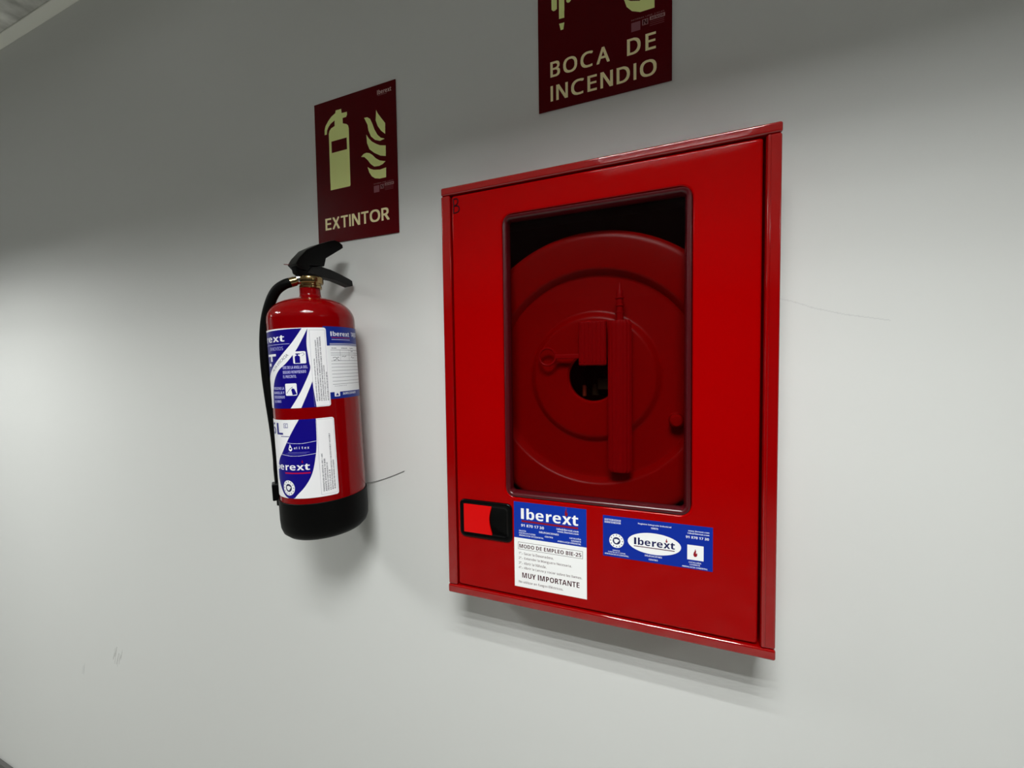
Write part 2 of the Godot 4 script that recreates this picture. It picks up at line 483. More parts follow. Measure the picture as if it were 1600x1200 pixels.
func cabinet():
	var cx := -0.103; var cy := 1.5565
	var base := Vector3(cx, 1.216, 0)
	var c := thing("fire_hose_cabinet", "red steel fire hose cabinet with a glazed door, half sunk in the grey wall", "hose cabinet", base)
	var to := Transform3D(Basis.IDENTITY, -base)
	# box let into the wall, open at the front
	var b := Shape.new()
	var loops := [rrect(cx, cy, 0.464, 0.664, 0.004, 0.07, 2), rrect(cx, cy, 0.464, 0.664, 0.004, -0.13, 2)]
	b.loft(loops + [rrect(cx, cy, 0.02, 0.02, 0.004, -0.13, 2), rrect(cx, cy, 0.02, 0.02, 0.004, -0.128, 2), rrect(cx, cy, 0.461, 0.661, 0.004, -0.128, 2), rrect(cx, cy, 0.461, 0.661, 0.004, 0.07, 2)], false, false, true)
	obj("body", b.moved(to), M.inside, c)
	# frame: top and bottom rails run the full width, side rails between them
	for rl in [[-0.343, 0.137, 1.8835, 1.8965], [-0.344, 0.137, 1.216, 1.2305], [-0.343, -0.3265, 1.231, 1.883], [0.1195, 0.1365, 1.231, 1.883]]:
		var s := Shape.new().rbox(Vector3((rl[0] + rl[1]) / 2, (rl[2] + rl[3]) / 2, 0.0432), Vector3(rl[1] - rl[0], rl[3] - rl[2], 0.0856), 0.0030, 5)
		obj("frame_rail", s.moved(to), M.red_frame, c)
	# the folded bead beside the hinge
	obj("hinge_bead", Shape.new().tube([Vector3(0.1225, 1.2335, 0.0855), Vector3(0.1225, 1.881, 0.0855)], 0.0024, 14).moved(to), M.red_frame, c)
	# door
	var dx := -0.104; var dy := 1.557; var dw := 0.442; var dh := 0.650
	var wx := -0.0995; var wy := 1.6155; var ww := 0.273; var wh := 0.445
	var d := Shape.new()
	var L: Array = [rrect(dx, dy, dw, dh, 0.004, 0.060)]
	for i in 6:
		var a := PI / 2 * i / 5
		L.append(rrect(dx, dy, dw - 0.008 * (1 - cos(a)), dh - 0.008 * (1 - cos(a)), 0.004, 0.0795 + 0.004 * sin(a)))
	for i in 5:
		var a := PI / 2 * i / 4
		L.append(rrect(wx, wy, ww + 0.006 - 0.006 * sin(a), wh + 0.006 - 0.006 * sin(a), 0.017, 0.0835 - 0.003 * (1 - cos(a))))
	L.append(rrect(wx, wy, ww, wh, 0.014, 0.060))
	d.loft(L, false, false, true)
	var door := obj("door", d.moved(to), M.red, c)
	# moulded rim round the window
	var gl: Array = []
	for q in [[0.0005, 0.070], [0.0005, 0.0815], [0.0012, 0.0832], [0.003, 0.0842], [0.0052, 0.0838], [0.0072, 0.0822], [0.0082, 0.079], [0.0088, 0.073], [0.0092, 0.070]]:
		gl.append(rrect(wx, wy, ww - 2 * q[0], wh - 2 * q[0], maxf(0.004, 0.014 - q[0]), q[1]))
	obj("window_rim", Shape.new().loft(gl, false, false, true).moved(to), M.gasket, door)
	var pl: Array = [rrect(wx, wy, ww - 0.004, wh - 0.004, 0.012, 0.0712), rrect(wx, wy, ww - 0.004, wh - 0.004, 0.012, 0.0738)]
	obj("window_pane", Shape.new().loft(pl).moved(to), M.pane, door)
	# latch: black surround with a dished recess, red flap in its left half
	var lx := -0.2718; var ly := 1.3498
	var ll: Array = [rrect(lx, ly, 0.094, 0.063, 0.009, 0.080)]
	for i in 5:
		var a := PI / 2 * i / 4
		ll.append(rrect(lx, ly, 0.094 - 0.005 * (1 - cos(a)), 0.063 - 0.005 * (1 - cos(a)), 0.009, 0.0842 + 0.0025 * sin(a)))
	ll += [rrect(lx, ly, 0.081, 0.050, 0.006, 0.0867), rrect(lx, ly, 0.078, 0.047, 0.005, 0.0857), rrect(lx, ly, 0.072, 0.042, 0.005, 0.0838)]
	obj("latch_surround", Shape.new().loft(ll).moved(to), M.black, door)
	var fp := PackedVector2Array([Vector2(-0.3108, 1.3265), Vector2(-0.2600, 1.3265)])
	for i in 9:
		var t := float(i) / 8
		fp.append(Vector2(-0.2600 - 0.0045 * sin(PI * t), 1.3285 + 0.044 * t))
	fp.append(Vector2(-0.2600, 1.3742)); fp.append(Vector2(-0.3108, 1.3742))
	var flap := paint(Color(0.83, 0.01, 0.015), 0.35, 0.35)
	obj("latch_flap", Shape.new().extrude(fp, 0.0835, 0.0872, 0.0009).moved(to), flap, door)
	# stickers
	var st := obj("instruction_sticker", plate(-0.2222, -0.1062, 1.2485, 1.3865, 0.0834, 0.0838).moved(to), printed(sticker_instructions()), door)
	st.set_meta("label", "blue and white instruction sticker below the cabinet window")
	st = obj("company_sticker", plate(-0.0820, 0.0635, 1.3205, 1.3812, 0.0834, 0.0838).moved(to), printed(sticker_company()), door)
	st.set_meta("label", "wide blue sticker with a white oval below the cabinet window")
	# letter B drawn in pen at the top left corner of the door
	var pb := Shape.new()
	var bx := -0.3205; var by := 1.8535
	for stroke in [[[0, 0], [0.0005, 0.011], [0, 0.0225]], [[0, 0.0225], [0.006, 0.0225], [0.0085, 0.018], [0.006, 0.0135], [0.001, 0.0115]], [[0.001, 0.0115], [0.008, 0.0105], [0.0105, 0.006], [0.008, 0.001], [0, 0]]]:
		var pts: Array = []
		for q in stroke: pts.append(Vector3(bx + q[0], by + q[1], 0.0834))
		pb.tube(smooth_path(pts, 4), 0.0011, 6)
	obj("pen_letter", pb.moved(to), paint(Color(0.16, 0.01, 0.04), 0.5, 0.2), door)

func reel():
	var at := Vector3(-0.103, 1.583, 0)
	var q := thing("hose_reel", "red round hose reel with a dark hub hole behind the cabinet window", "hose reel", at)
	var turn := Transform3D(Basis(Vector3.RIGHT, PI / 2), Vector3.ZERO)   # lathe axis to +z
	var prof: Array = []
	for k in [[0.038, 0.030], [0.038, 0.038], [0.041, 0.041], [0.09, 0.0415], [0.096, 0.040], [0.1, 0.035], [0.106, 0.0325], [0.155, 0.0325], [0.16, 0.034], [0.166, 0.043], [0.171, 0.0455], [0.196, 0.0475], [0.212, 0.0485], [0.2195, 0.0475], [0.2245, 0.044], [0.2262, 0.0385], [0.2245, 0.033], [0.218, 0.0305], [0.17, 0.0295], [0.06, 0.0285]]:
		prof.append(Vector2(k[0], k[1]))
	obj("front_disc", Shape.new().lathe(prof, 96, true).moved(turn), M.reel_red, q)
	var bd: Array = []
	for k in [[0.038, -0.09], [0.22, -0.09], [0.2255, -0.087], [0.2255, -0.081], [0.22, -0.079], [0.038, -0.084]]: bd.append(Vector2(k[0], k[1]))
	obj("back_disc", Shape.new().lathe(bd, 96, true).moved(turn), M.reel_red, q)
	var dr: Array = []
	for k in [[0.072, 0.030], [0.078, 0.030], [0.078, -0.082], [0.072, -0.082]]: dr.append(Vector2(k[0], k[1]))
	obj("drum", Shape.new().lathe(dr, 48, true).moved(turn), M.black, q)
	var hp: Array = []
	for i in 160:
		var a := TAU * i / 20.0
		hp.append(Vector3(cos(a) * (0.094 + 0.03 * floorf(i / 80.0)), sin(a) * (0.094 + 0.03 * floorf(i / 80.0)), -0.065 + 0.0265 * (i % 80) / 20.0 * 0.8))
	obj("hose", Shape.new().tube(hp, 0.0125, 10), M.rubber, q)
	obj("axle", Shape.new().tube([Vector3(0, 0, -0.128), Vector3(0, 0, 0.012)], [0.016, 0.014], 20), M.black, q)
	var vb := Shape.new().rbox(Vector3(0.018, -0.012, 0.008), Vector3(0.026, 0.018, 0.03), 0.002, 2)
	vb.tube([Vector3(0.0, -0.03, 0.01), Vector3(0.0, -0.012, 0.01)], 0.007, 12)
	obj("valve", vb, paint(Color(0.28, 0.2, 0.13), 0.35, 0.5, 0.8), q)
	obj("pipe", Shape.new().tube([Vector3(-0.018, -0.032, 0.012), Vector3(-0.018, -0.014, 0.012)], 0.0035, 10), paint(Color(0.55, 0.16, 0.08), 0.4), q)
	var kn: Array = []
	for k in [[0.0, 0.066], [0.007, 0.0655], [0.0095, 0.063], [0.0095, 0.052], [0.011, 0.0465], [0.0, 0.0465]]: kn.append(Vector2(k[0], k[1]))
	obj("crank_knob", Shape.new().lathe(kn, 24).moved(Transform3D(Basis.IDENTITY, Vector3(0.122, -0.064, -0.014)) * turn), M.reel_red, q)
	# nozzle hanging in front of the hub: ribbed grip, barbed tip, shut-off lever with a ring
	var nz := thing("hose_nozzle", "ribbed dark red hose nozzle with a barbed tip hanging before the reel", "nozzle", Vector3(-0.06, 1.44, 0.0558))
	var mat := paint(Color(0.65, 0.0, 0.02), 0.4, 0.2)
	var rib: Array = []
	for hgt in [[0.0, 0.85], [0.004, 1.0], [0.222, 1.0], [0.228, 0.85]]:
		var l := PackedVector3Array()
		for i in 96:
			var a := TAU * i / 96
			var rr: float = 0.0175 * hgt[1] * (1.0 - 0.07 * (0.5 + 0.5 * cos(a * 16)))
			l.append(Vector3(rr * sin(a), hgt[0], rr * cos(a) * 0.45))
		rib.append(l)
	obj("grip", Shape.new().loft(rib), mat, nz, 20.0)
	var tip: Array = [Vector2(0.0055, 0.224), Vector2(0.0055, 0.236)]
	for k in 3: tip += [Vector2(0.0066, 0.238 + k * 0.011), Vector2(0.0066, 0.240 + k * 0.011), Vector2(0.005, 0.2405 + k * 0.011), Vector2(0.005, 0.248 + k * 0.011)]
	tip += [Vector2(0.0024, 0.276), Vector2(0.0012, 0.284)]
	obj("barbed_tip", Shape.new().lathe(tip, 20), mat, nz)
	var blk := Shape.new().rbox(Vector3(-0.040, 0.195, 0), Vector3(0.042, 0.068, 0.014), 0.003, 2)
	for k in 7: blk.rbox(Vector3(-0.058 + 0.006 * k, 0.197, 0.0068), Vector3(0.0028, 0.062, 0.003), 0.001, 1)
	obj("valve_block", blk, mat, nz)
	var ring: Array = []
	for i in 25: ring.append(Vector3(-0.112 + 0.0135 * cos(TAU * i / 24), 0.176 + 0.0135 * sin(TAU * i / 24), 0))
	var lv := Shape.new().tube(ring, 0.0018, 8)
	lv.rbox(Vector3(-0.078, 0.176, 0), Vector3(0.042, 0.007, 0.004), 0.001, 1)
	obj("lever_ring", lv, mat, nz)

# ------------------------------------------------------------------ extinguisher
const A0 := 46.6           # the side of the cylinder that faces the camera
var EXR := 0.0748
# a patch wrapped on the cylinder, from angle a0 to a1 (relative to A0) and height t0 to t1
func wrapped(a0: float, a1: float, t0: float, t1: float, lift := 0.0004, corner := 0.004) -> Shape:
	var s := Shape.new()
	var n := 40
	var r := EXR + lift
	var span := deg_to_rad(a1 - a0) * r
	var f := func(u: float, t: float, rr: float) -> Vector3:
		var a := deg_to_rad(A0 + a0 + (a1 - a0) * u)
		return Vector3(rr * sin(a), t, rr * cos(a))
	var us: Array = []
	for i in 6: us.append(corner * (1 - cos(PI / 2 * i / 5)) / span)
	for i in range(1, n): us.append(lerpf(corner / span, 1 - corner / span, float(i) / n))
	for i in 6: us.append(1 - corner * (1 - sin(PI / 2 * i / 5)) / span)
	var cut := func(u: float) -> float:
		var d: float = minf(u, 1 - u) * span
		return 0.0 if d >= corner else corner - sqrt(maxf(0, corner * corner - (corner - d) * (corner - d)))
	for i in us.size() - 1:
		var u0: float = us[i]; var u1: float = us[i + 1]
		var c0: float = cut.call(u0); var c1: float = cut.call(u1)
		var h := t1 - t0
		s.quad(f.call(u0, t0 + c0, r), f.call(u1, t0 + c1, r), f.call(u1, t1 - c1, r), f.call(u0, t1 - c0, r), Vector2(u0, 1 - c0 / h), Vector2(u1, 1 - c1 / h), Vector2(u1, c1 / h), Vector2(u0, c0 / h))
		s.quad(f.call(u0, t1 - c0, r), f.call(u1, t1 - c1, r), f.call(u1, t1 - c1, EXR), f.call(u0, t1 - c0, EXR), Vector2(u0, c0 / h), Vector2(u1, c1 / h), Vector2(u1, c1 / h), Vector2(u0, c0 / h))
		s.quad(f.call(u1, t0 + c1, r), f.call(u0, t0 + c0, r), f.call(u0, t0 + c0, EXR), f.call(u1, t0 + c1, EXR), Vector2(u1, 1), Vector2(u0, 1), Vector2(u0, 1), Vector2(u1, 1))
	return s

func extinguisher():
	var base := Vector3(-0.609, 1.30, 0.089)
	var x := thing("fire_extinguisher", "red fire extinguisher with blue and white labels and a black base on the wall", "fire extinguisher", base)
	var up := Vector3(-0.0115, 0.42, 0.009).normalized()
	x.basis = Basis(Quaternion(Vector3.UP, up))
	# cylinder with a domed shoulder and neck
	var prof: Array = []
	for k in [[0.0, 0.004], [0.066, 0.004], [0.0735, 0.010], [EXR, 0.016], [EXR, 0.392], [0.0742, 0.3985], [0.0725, 0.4045], [0.069, 0.4115], [0.064, 0.4175], [0.057, 0.4232], [0.048, 0.428], [0.038, 0.4315], [0.028, 0.4342], [0.0212, 0.4362], [0.0188, 0.4388], [0.0180, 0.4425], [0.0178, 0.455], [0.0, 0.455]]:
		prof.append(Vector2(k[0], k[1]))
	obj("cylinder", Shape.new().lathe(prof, 96), M.ext_red, x)
	var bt: Array = []
	for k in [[0.0, -0.004], [0.055, -0.004], [0.066, -0.001], [0.0732, 0.006], [0.0762, 0.015], [0.0772, 0.03], [0.0772, 0.062], [0.0768, 0.0665], [0.0758, 0.0675], [0.0745, 0.0668], [0.0, 0.0660]]: bt.append(Vector2(k[0], k[1]))
	obj("base_boot", Shape.new().lathe(bt, 72), M.rubber, x)
	var cl: Array = []
	for k in [[0.0, 0.4525], [0.0185, 0.4525], [0.0194, 0.4535], [0.0194, 0.4575], [0.0182, 0.4590], [0.0182, 0.4615], [0.0215, 0.4622], [0.0228, 0.4640], [0.0228, 0.4715], [0.0215, 0.4738], [0.0, 0.4745]]: cl.append(Vector2(k[0], k[1]))
	obj("neck_collar", Shape.new().lathe(cl, 40).moved(Transform3D(Basis.IDENTITY, Vector3(sin(deg_to_rad(A0 + 95.0)), 0, cos(deg_to_rad(A0 + 95.0))) * 0.0015)), M.brass, x)
	# valve and levers, built in the plane of the levers (s along them, y up), which is turned across the view
	var ld2 := deg_to_rad(A0 + 126.0)
	var S2 := Vector3(sin(ld2), 0, cos(ld2))
	var lv := Transform3D(Basis(S2 * 1.24, Vector3.UP, S2.cross(Vector3.UP)), Vector3.ZERO)
	var ld := deg_to_rad(A0 + 95.0)
	var S := Vector3(sin(ld), 0, cos(ld))
	var fr := Transform3D(Basis(S, Vector3.UP, S.cross(Vector3.UP)), Vector3.ZERO)
	var body := PackedVector2Array([Vector2(-0.015, 0.472), Vector2(0.016, 0.472), Vector2(0.018, 0.478), Vector2(0.015, 0.492), Vector2(-0.004, 0.496), Vector2(-0.0245, 0.494), Vector2(-0.022, 0.478)])
	obj("valve_body", Shape.new().extrude(body, -0.0085, 0.0085, 0.002).moved(lv), M.black, x)
	var upper := PackedVector2Array([Vector2(-0.0265, 0.4925), Vector2(-0.0205, 0.5045), Vector2(-0.0075, 0.5225), Vector2(0.012, 0.5375), Vector2(0.032, 0.5495), Vector2(0.0415, 0.5545), Vector2(0.0495, 0.554), Vector2(0.0570, 0.549), Vector2(0.0575, 0.5435), Vector2(0.052, 0.5385), Vector2(0.0245, 0.5145), Vector2(0.0205, 0.4985), Vector2(-0.004, 0.494), Vector2(-0.010, 0.4835), Vector2(-0.019, 0.484)])
	obj("squeeze_lever", Shape.new().extrude(upper, -0.0135, 0.0135, 0.002).moved(lv), M.black, x, 30.0)
	var lower := PackedVector2Array([Vector2(-0.010, 0.479), Vector2(0.001, 0.4945), Vector2(0.019, 0.4975), Vector2(0.034, 0.4955), Vector2(0.050, 0.491), Vector2(0.068, 0.4845), Vector2(0.0738, 0.4815), Vector2(0.0745, 0.4715), Vector2(0.069, 0.4692), Vector2(0.056, 0.4728), Vector2(0.040, 0.4768), Vector2(0.018, 0.4775)])
	obj("carrying_handle", Shape.new().extrude(lower, -0.0105, 0.0105, 0.0025).moved(lv), paint(Color(0.06, 0.06, 0.062), 0.45, 0.4), x, 30.0)
	var pr: Array = []
	for i in 25: pr.append(Vector3(0.028 + 0.0095 * cos(TAU * i / 24), 0.4895 + 0.0122 * sin(TAU * i / 24), -0.0135))
	obj("safety_ring", Shape.new().tube(pr, 0.0009, 8).moved(lv), M.chrome, x)
	var seal := Shape.new().tube([Vector3(-0.040, 0.4942, 0.006), Vector3(-0.026, 0.493, 0.0115), Vector3(-0.006, 0.4925, 0.0118)], 0.0007, 6)
	seal.tube([Vector3(-0.010, 0.4925, 0.0112), Vector3(-0.007, 0.4885, 0.0115)], 0.003, 8)
	obj("safety_seal", seal.moved(fr), paint(Color(0.45, 0.03, 0.10), 0.4), x)
	# outlet: chromed nut, brass ferrule, then the hose down the left side
	var o0 := Vector3(-0.0115, 0.471, 0.002)
	var od := Vector3(-1, -0.42, 0.0).normalized()
	var nut := Shape.new().tube([o0, o0 + od * 0.004, o0 + od * 0.0045, o0 + od * 0.0095, o0 + od * 0.010], [0.0065, 0.0065, 0.0122, 0.0122, 0.0100], 24)
	obj("hose_nut", nut.moved(fr), M.chrome, x)
	obj("hose_ferrule", Shape.new().tube([o0 + od * 0.009, o0 + od * 0.012, o0 + od * 0.0125, o0 + od * 0.022, o0 + od * 0.0225], [0.0075, 0.0075, 0.0088, 0.0088, 0.0075], 24).moved(fr), M.brass, x)
	var hose: Array = []
	for k in [[-0.027, 0.4645, 0.001], [-0.041, 0.4598, -0.003], [-0.0555, 0.4480, -0.010], [-0.0668, 0.425, -0.018], [-0.0755, 0.392, -0.025], [-0.0800, 0.3486, -0.029], [-0.0805, 0.302, -0.031], [-0.0785, 0.2553, -0.033], [-0.0755, 0.2078, -0.037], [-0.0735, 0.165, -0.040], [-0.0728, 0.125, -0.041]]:
		hose.append(Vector3(k[0], k[1], k[2]))
	obj("hose", Shape.new().tube(smooth_path(hose, 6), 0.0088, 18).moved(fr), M.rubber, x)
	var noz := Shape.new().tube([Vector3(-0.0727, 0.13, -0.041), Vector3(-0.0727, 0.115, -0.041), Vector3(-0.0727, 0.045, -0.041)], [0.0092, 0.0096, 0.0082], 18)
	obj("discharge_nozzle", noz.moved(fr), M.black, x)
	var hc := Shape.new().rbox(Vector3(-0.0735, 0.0745, -0.034), Vector3(0.026, 0.032, 0.024), 0.002, 2)
	obj("hose_holder", hc.moved(fr), M.black, x)
	# labels
	var l := obj("instruction_label", wrapped(-112, 16.2, 0.2360, 0.3735), printed(label_upper(), 0.3), x)
	l.set_meta("label", "blue and white instruction label on the upper cylinder")
	l = obj("inspection_label", wrapped(12.5, 80, 0.2475, 0.3760, 0.0003, 0.001), printed(label_service(), 0.35), x)
	l.set_meta("label", "inspection record label with ruled rows and a blue heading")
	l = obj("agent_label", wrapped(-105, 18.6, 0.0775, 0.2160), printed(label_lower(), 0.3), x)
	l.set_meta("label", "blue and white label on the lower cylinder above the black base")
	# bracket it hangs from
	var br := Shape.new().rbox(Vector3(-0.622, 1.655, 0.0025), Vector3(0.026, 0.075, 0.004), 0.001, 1)
	br.rbox(Vector3(-0.622, 1.672, 0.0125), Vector3(0.018, 0.016, 0.018), 0.002, 1)
	tag(obj("wall_bracket", br, M.black), "small black bracket on the wall behind the fire extinguisher", "bracket")

func signs():
	var z0 := 0.0004; var z1 := 0.002
	var maroon := Color(0.34, 0.0, 0.03)
	var lum := Color(0.97, 1.0, 0.66)
	var pale := Color(1.0, 0.95, 0.74)
	var p := Print.new(210, 297, 4, maroon)
	# extinguisher pictogram
	var eb: Array = [[38.4, 186], [90, 186], [92, 184], [92, 68], [90.5, 62], [86.3, 58.2], [76.8, 54.8], [76.8, 44], [86, 43.9], [88.4, 40], [88.4, 33.9], [74.4, 33.2], [73.6, 24.6], [58.8, 24.2], [57.5, 29.5], [47, 34], [38, 41], [30, 50], [27, 58], [26.8, 68.3], [32.8, 68.3], [34, 60], [38, 54], [44, 48.5], [55, 44], [54.6, 55.3], [45, 58], [40, 62.5], [38.2, 68]]
	p.fill(poly(eb), lum)
	p.rect(44.7, 85.4, 40.9, 23.8, maroon)
	for f in [[[162.3, 47.5], [166, 55], [174, 66], [183.6, 78.4], [182.8, 99.5], [173, 91], [165, 80], [160.5, 68]],
			[[132, 56.5], [140, 57], [147, 62], [152, 72], [157, 85], [164, 97], [172, 104.5], [181.5, 108.5], [170, 110.4], [158, 106], [148, 97], [142, 84], [140, 72]],
			[[136.5, 90.9], [142, 99], [150, 107.5], [160, 114], [170, 119], [183.5, 122], [183, 142.8], [170, 139.5], [155, 131], [143.3, 121.4], [137.5, 108]],
			[[121.5, 132.3], [128, 127.8], [135, 126.8], [143, 129], [150, 134], [158, 142], [168, 148.5], [182.1, 152.6], [175, 157], [166, 159], [154, 158], [145, 151], [138, 142], [130, 134.5]],
			[[137, 155.3], [144, 160.5], [152.5, 164], [168, 166.5], [183, 165], [182.3, 184.2], [166.3, 184.2], [155, 181.5], [147, 176], [141, 167]]]:
		p.fill(poly(f), lum)
	p.caps("EXTINTOR", 20.8, 243.5, 167.5, 25, 3.0, pale, 1.6)
	p.logo(166, 10.5, 34, 9, Color(0.80, 0.68, 0.66))
	p.rect(167, 21, 22, 0.8, Color(0.6, 0.45, 0.45))
	cert(p, 151.5, 193)
	var g := "photoluminescent fire safety signs on the wall"
	tag(obj("extinguisher_sign", plate(-0.6972, -0.4882, 1.8705, 2.1650, z0, z1), printed(p, 0.3, 0.18)), "dark red EXTINTOR sign with pale extinguisher and flame symbols above the extinguisher", "sign", g)
	# hose sign, cut by the top of the picture
	p = Print.new(210, 297, 4, maroon)
	for r in [[52, 43, 42], [33.5, 43, 42]]: pass
	p.ellipse(64, 72, 42, 42, lum); p.ellipse(64, 72, 35, 35, maroon); p.ellipse(64, 72, 29, 29, lum); p.ellipse(64, 72, 13, 13, maroon); p.ellipse(64, 72, 7, 7, lum)
	p.fill(poly([[23.5, 80], [33.3, 80], [33.0, 136], [30, 138], [27, 138], [23.8, 135]]), lum)
	p.fill(poly([[36.2, 95], [45.7, 95], [45.3, 154], [36.3, 153.5]]), lum)
	p.fill(poly([[48.6, 100], [57, 100], [56.5, 130], [54, 132.5], [51, 132.5], [48.8, 130]]), lum)
	p.fill(poly([[36.5, 161], [45.3, 161.3], [43.6, 172], [39, 172]]), lum)
	p.fill(poly([[139.5, 155], [150, 162], [163, 166], [185, 160], [185, 183.2], [164, 183.2], [152, 178], [144, 169]]), lum)
	p.fill(poly([[123, 132], [135, 126.8], [146, 130.5], [158, 142], [183, 152.6], [168, 158.5], [150, 156], [138, 142]]), lum)
	p.fill(poly([[136.5, 91], [150, 107.5], [165, 117], [184, 122], [183, 142.8], [160, 134], [143, 121]]), lum)
	p.fill(poly([[132, 56.5], [146, 61], [157, 85], [167, 100], [182, 109], [168, 110], [150, 99], [141, 82]]), lum)
	p.fill(poly([[162.3, 47.5], [171, 62], [184, 78], [183, 99.5], [168, 84], [160.5, 66]]), lum)
	p.caps("BOCA", 20.8, 218.5, 97.3, 25, 5.5, pale, 1.2)
	p.caps("DE", 144.5, 218.5, 42.5, 25, 7, pale, 1.2)
	p.caps("INCENDIO", 20.8, 257.5, 167.2, 25, 5.5, pale, 1.2)
	cert(p, 151, 192.5)
	tag(obj("hose_sign", plate(-0.1976, 0.0124, 2.0308, 2.3278, z0, z1), printed(p, 0.3, 0.18)), "dark red BOCA DE INCENDIO sign above the hose cabinet", "sign", g)

func poly(a: Array) -> PackedVector2Array:
	var out := PackedVector2Array()
	for q in a: out.append(Vector2(q[0], q[1]))
	return out

func cert(p: Print, x: float, y: float):
	var c := Color(0.66, 0.50, 0.50)
	p.text("NORMA UNE 23035", x, y - 1.5, 48, 2.2, c, false)
	p.rect(x, y + 3.5, 13.5, 13.5, Color(0.56, 0.34, 0.37))
	p.rect(x + 16, y + 3, 9, 9, Color(0.60, 0.42, 0.43))
	p.text("N", x + 17.5, y + 4, 6, 7, Color(0.2, 0.01, 0.02))
	p.rect(x + 27, y + 2, 22, 5.5, c)
	p.text("AENOR", x + 28.5, y + 3, 19, 3.5, Color(0.3, 0.02, 0.05))
	for k in 3: p.rect(x + 27, y + 9.5 + 2.8 * k, 21, 0.7, Color(0.55, 0.32, 0.34))

func sticker_instructions() -> Print:
	var blue := Color(0.0, 0.19, 0.64); var w := Color(0.97, 0.97, 0.97); var dk := Color(0.24, 0.0, 0.07); var red := Color(0.55, 0.02, 0.12)
	var p := Print.new(116, 138, 7, w)
	p.rect(0, 0, 116, 58.2, blue)
	p.logo(12, 9.5, 91.5, 17.5, w)
	flame(p, 85.3, 1.0, 4.6, 13.5, red)
	p.rect(13, 29.2, 90.3, 2.8, red)
	p.text("91 870 17 30", 12, 35.2, 37.8, 4.3, w)
	p.text("info@iberext.com", 70, 34, 34, 3.3, w); p.text("www.iberext.com", 71, 38, 33, 2.8, w)
	p.text("DELEGACIONES", 41.8, 43.2, 31.5, 2.7, w)
	p.text("GALICIA", 8.4, 45.2, 12, 2.3, w); p.text("CASTILLA Y LEON", 8.4, 48.9, 27, 2.3, w); p.text("ANDALUCIA OCCIDENTAL", 8.4, 52.6, 40.8, 2.3, w)
	p.text("CENTRO", 51, 49.3, 13, 2.3, w)
	p.text("CATALUÑA", 90, 45.4, 17.6, 2.7, w); p.text("LEVANTE", 93, 49.7, 14.6, 2.3, w); p.text("ANDALUCIA ORIENTAL", 71.5, 53.4, 36, 2.3, w)
	p.frame(6.5, 64.8, 103.5, 11.8, 0.5, Color(0.35, 0.3, 0.3))
	p.text("MODO DE EMPLEO BlE-25", 8.6, 67.8, 99.2, 6.4, dk, true)
	var t := Color(0.20, 0.0, 0.05)
	p.text("1º.- Sacar la Devanadera.", 7.5, 80.8, 57.2, 4.2, t, false)
	p.text("2º.- Extender la Manguera Necesaria.", 7.4, 88.6, 85.8, 5, t, false)
	p.text("3º.- Abrir la Válvula.", 7.2, 96.5, 45.8, 4.4, t, false)
	p.text("4º.- Abrir la Lanza y rociar sobre las llamas.", 7, 104.2, 101.8, 5, t, false)
	p.text("MUY lMPORTANTE", 12.8, 113.6, 92, 8.7, dk, true)
	p.text("No utilizar en fuegos Eléctricos.", 7, 127.4, 72.5, 5, t, false)
	return p

func flame(p: Print, cx: float, y: float, w: float, h: float, c: Color):
	p.fill(poly([[cx - w * 0.05, y], [cx + w * 0.2, y + h * 0.3], [cx + w * 0.1, y + h * 0.5], [cx + w * 0.25, y + h * 0.62], [cx + w * 0.4, y + h * 0.45], [cx + w * 0.5, y + h * 0.75], [cx + w * 0.25, y + h * 0.98], [cx - w * 0.25, y + h], [cx - w * 0.5, y + h * 0.78], [cx - w * 0.4, y + h * 0.5], [cx - w * 0.15, y + h * 0.25]]), c)

func sticker_company() -> Print:
	var blue := Color(0.0, 0.16, 0.60); var w := Color(0.96, 0.96, 0.96); var red := Color(0.55, 0.02, 0.10); var navy := Color(0.05, 0.06, 0.30)
	var p := Print.new(145, 60, 7, blue)
	p.text("DISTRIBUIDOR", 2.6, 4.6, 23.2, 2.6, w); p.text("MANTENEDOR", 2.6, 8.2, 23, 2.6, w)
	p.text("Registro Integrado Industrial", 49.3, 5.2, 43.8, 2.7, w); p.text("108873", 66.5, 9.6, 9.6, 2.4, w)
	p.text("www.iberext.com", 114.6, 6.6, 26, 2.2, w); p.text("info@iberext.com", 114, 9.9, 26.5, 2.5, w)
	p.text("91 870 17 30", 111.7, 14.8, 28.5, 3.4, w)
	p.ellipse(70.5, 33, 35.4, 15.2, w)
	p.logo(43.8, 26.6, 54, 10.2, navy)
	flame(p, 87.2, 22.6, 2.4, 6, red)
	p.rect(43.6, 38.6, 54, 1.1, Color(0.30, 0.05, 0.2))
	badge(p, 19.4, 35.7, 10.3, navy, w)
	p.text("GALICIA", 14, 49, 10, 1.9, w); p.text("CASTILLA Y LEON", 7.5, 52, 24, 1.9, w); p.text("ANDALUCIA OCCIDENTAL", 2.5, 55.2, 34, 1.9, w)
	p.text("DELEGACIONES", 58.6, 49.6, 22.6, 2.2, w); p.text("CENTRO", 63.7, 54.6, 12, 2.2, w)
	p.rect(113.5, 27, 20.3, 20.4, w)
	flame(p, 123.7, 32, 5, 10.8, red)
	p.text("CATALUÑA", 115.5, 49.5, 15.5, 2.4, w); p.text("LEVANTE", 117, 53, 12.5, 2.0, w); p.text("ANDALUCIA ORIENTAL", 107, 56.6, 32, 2.0, w)
	return p

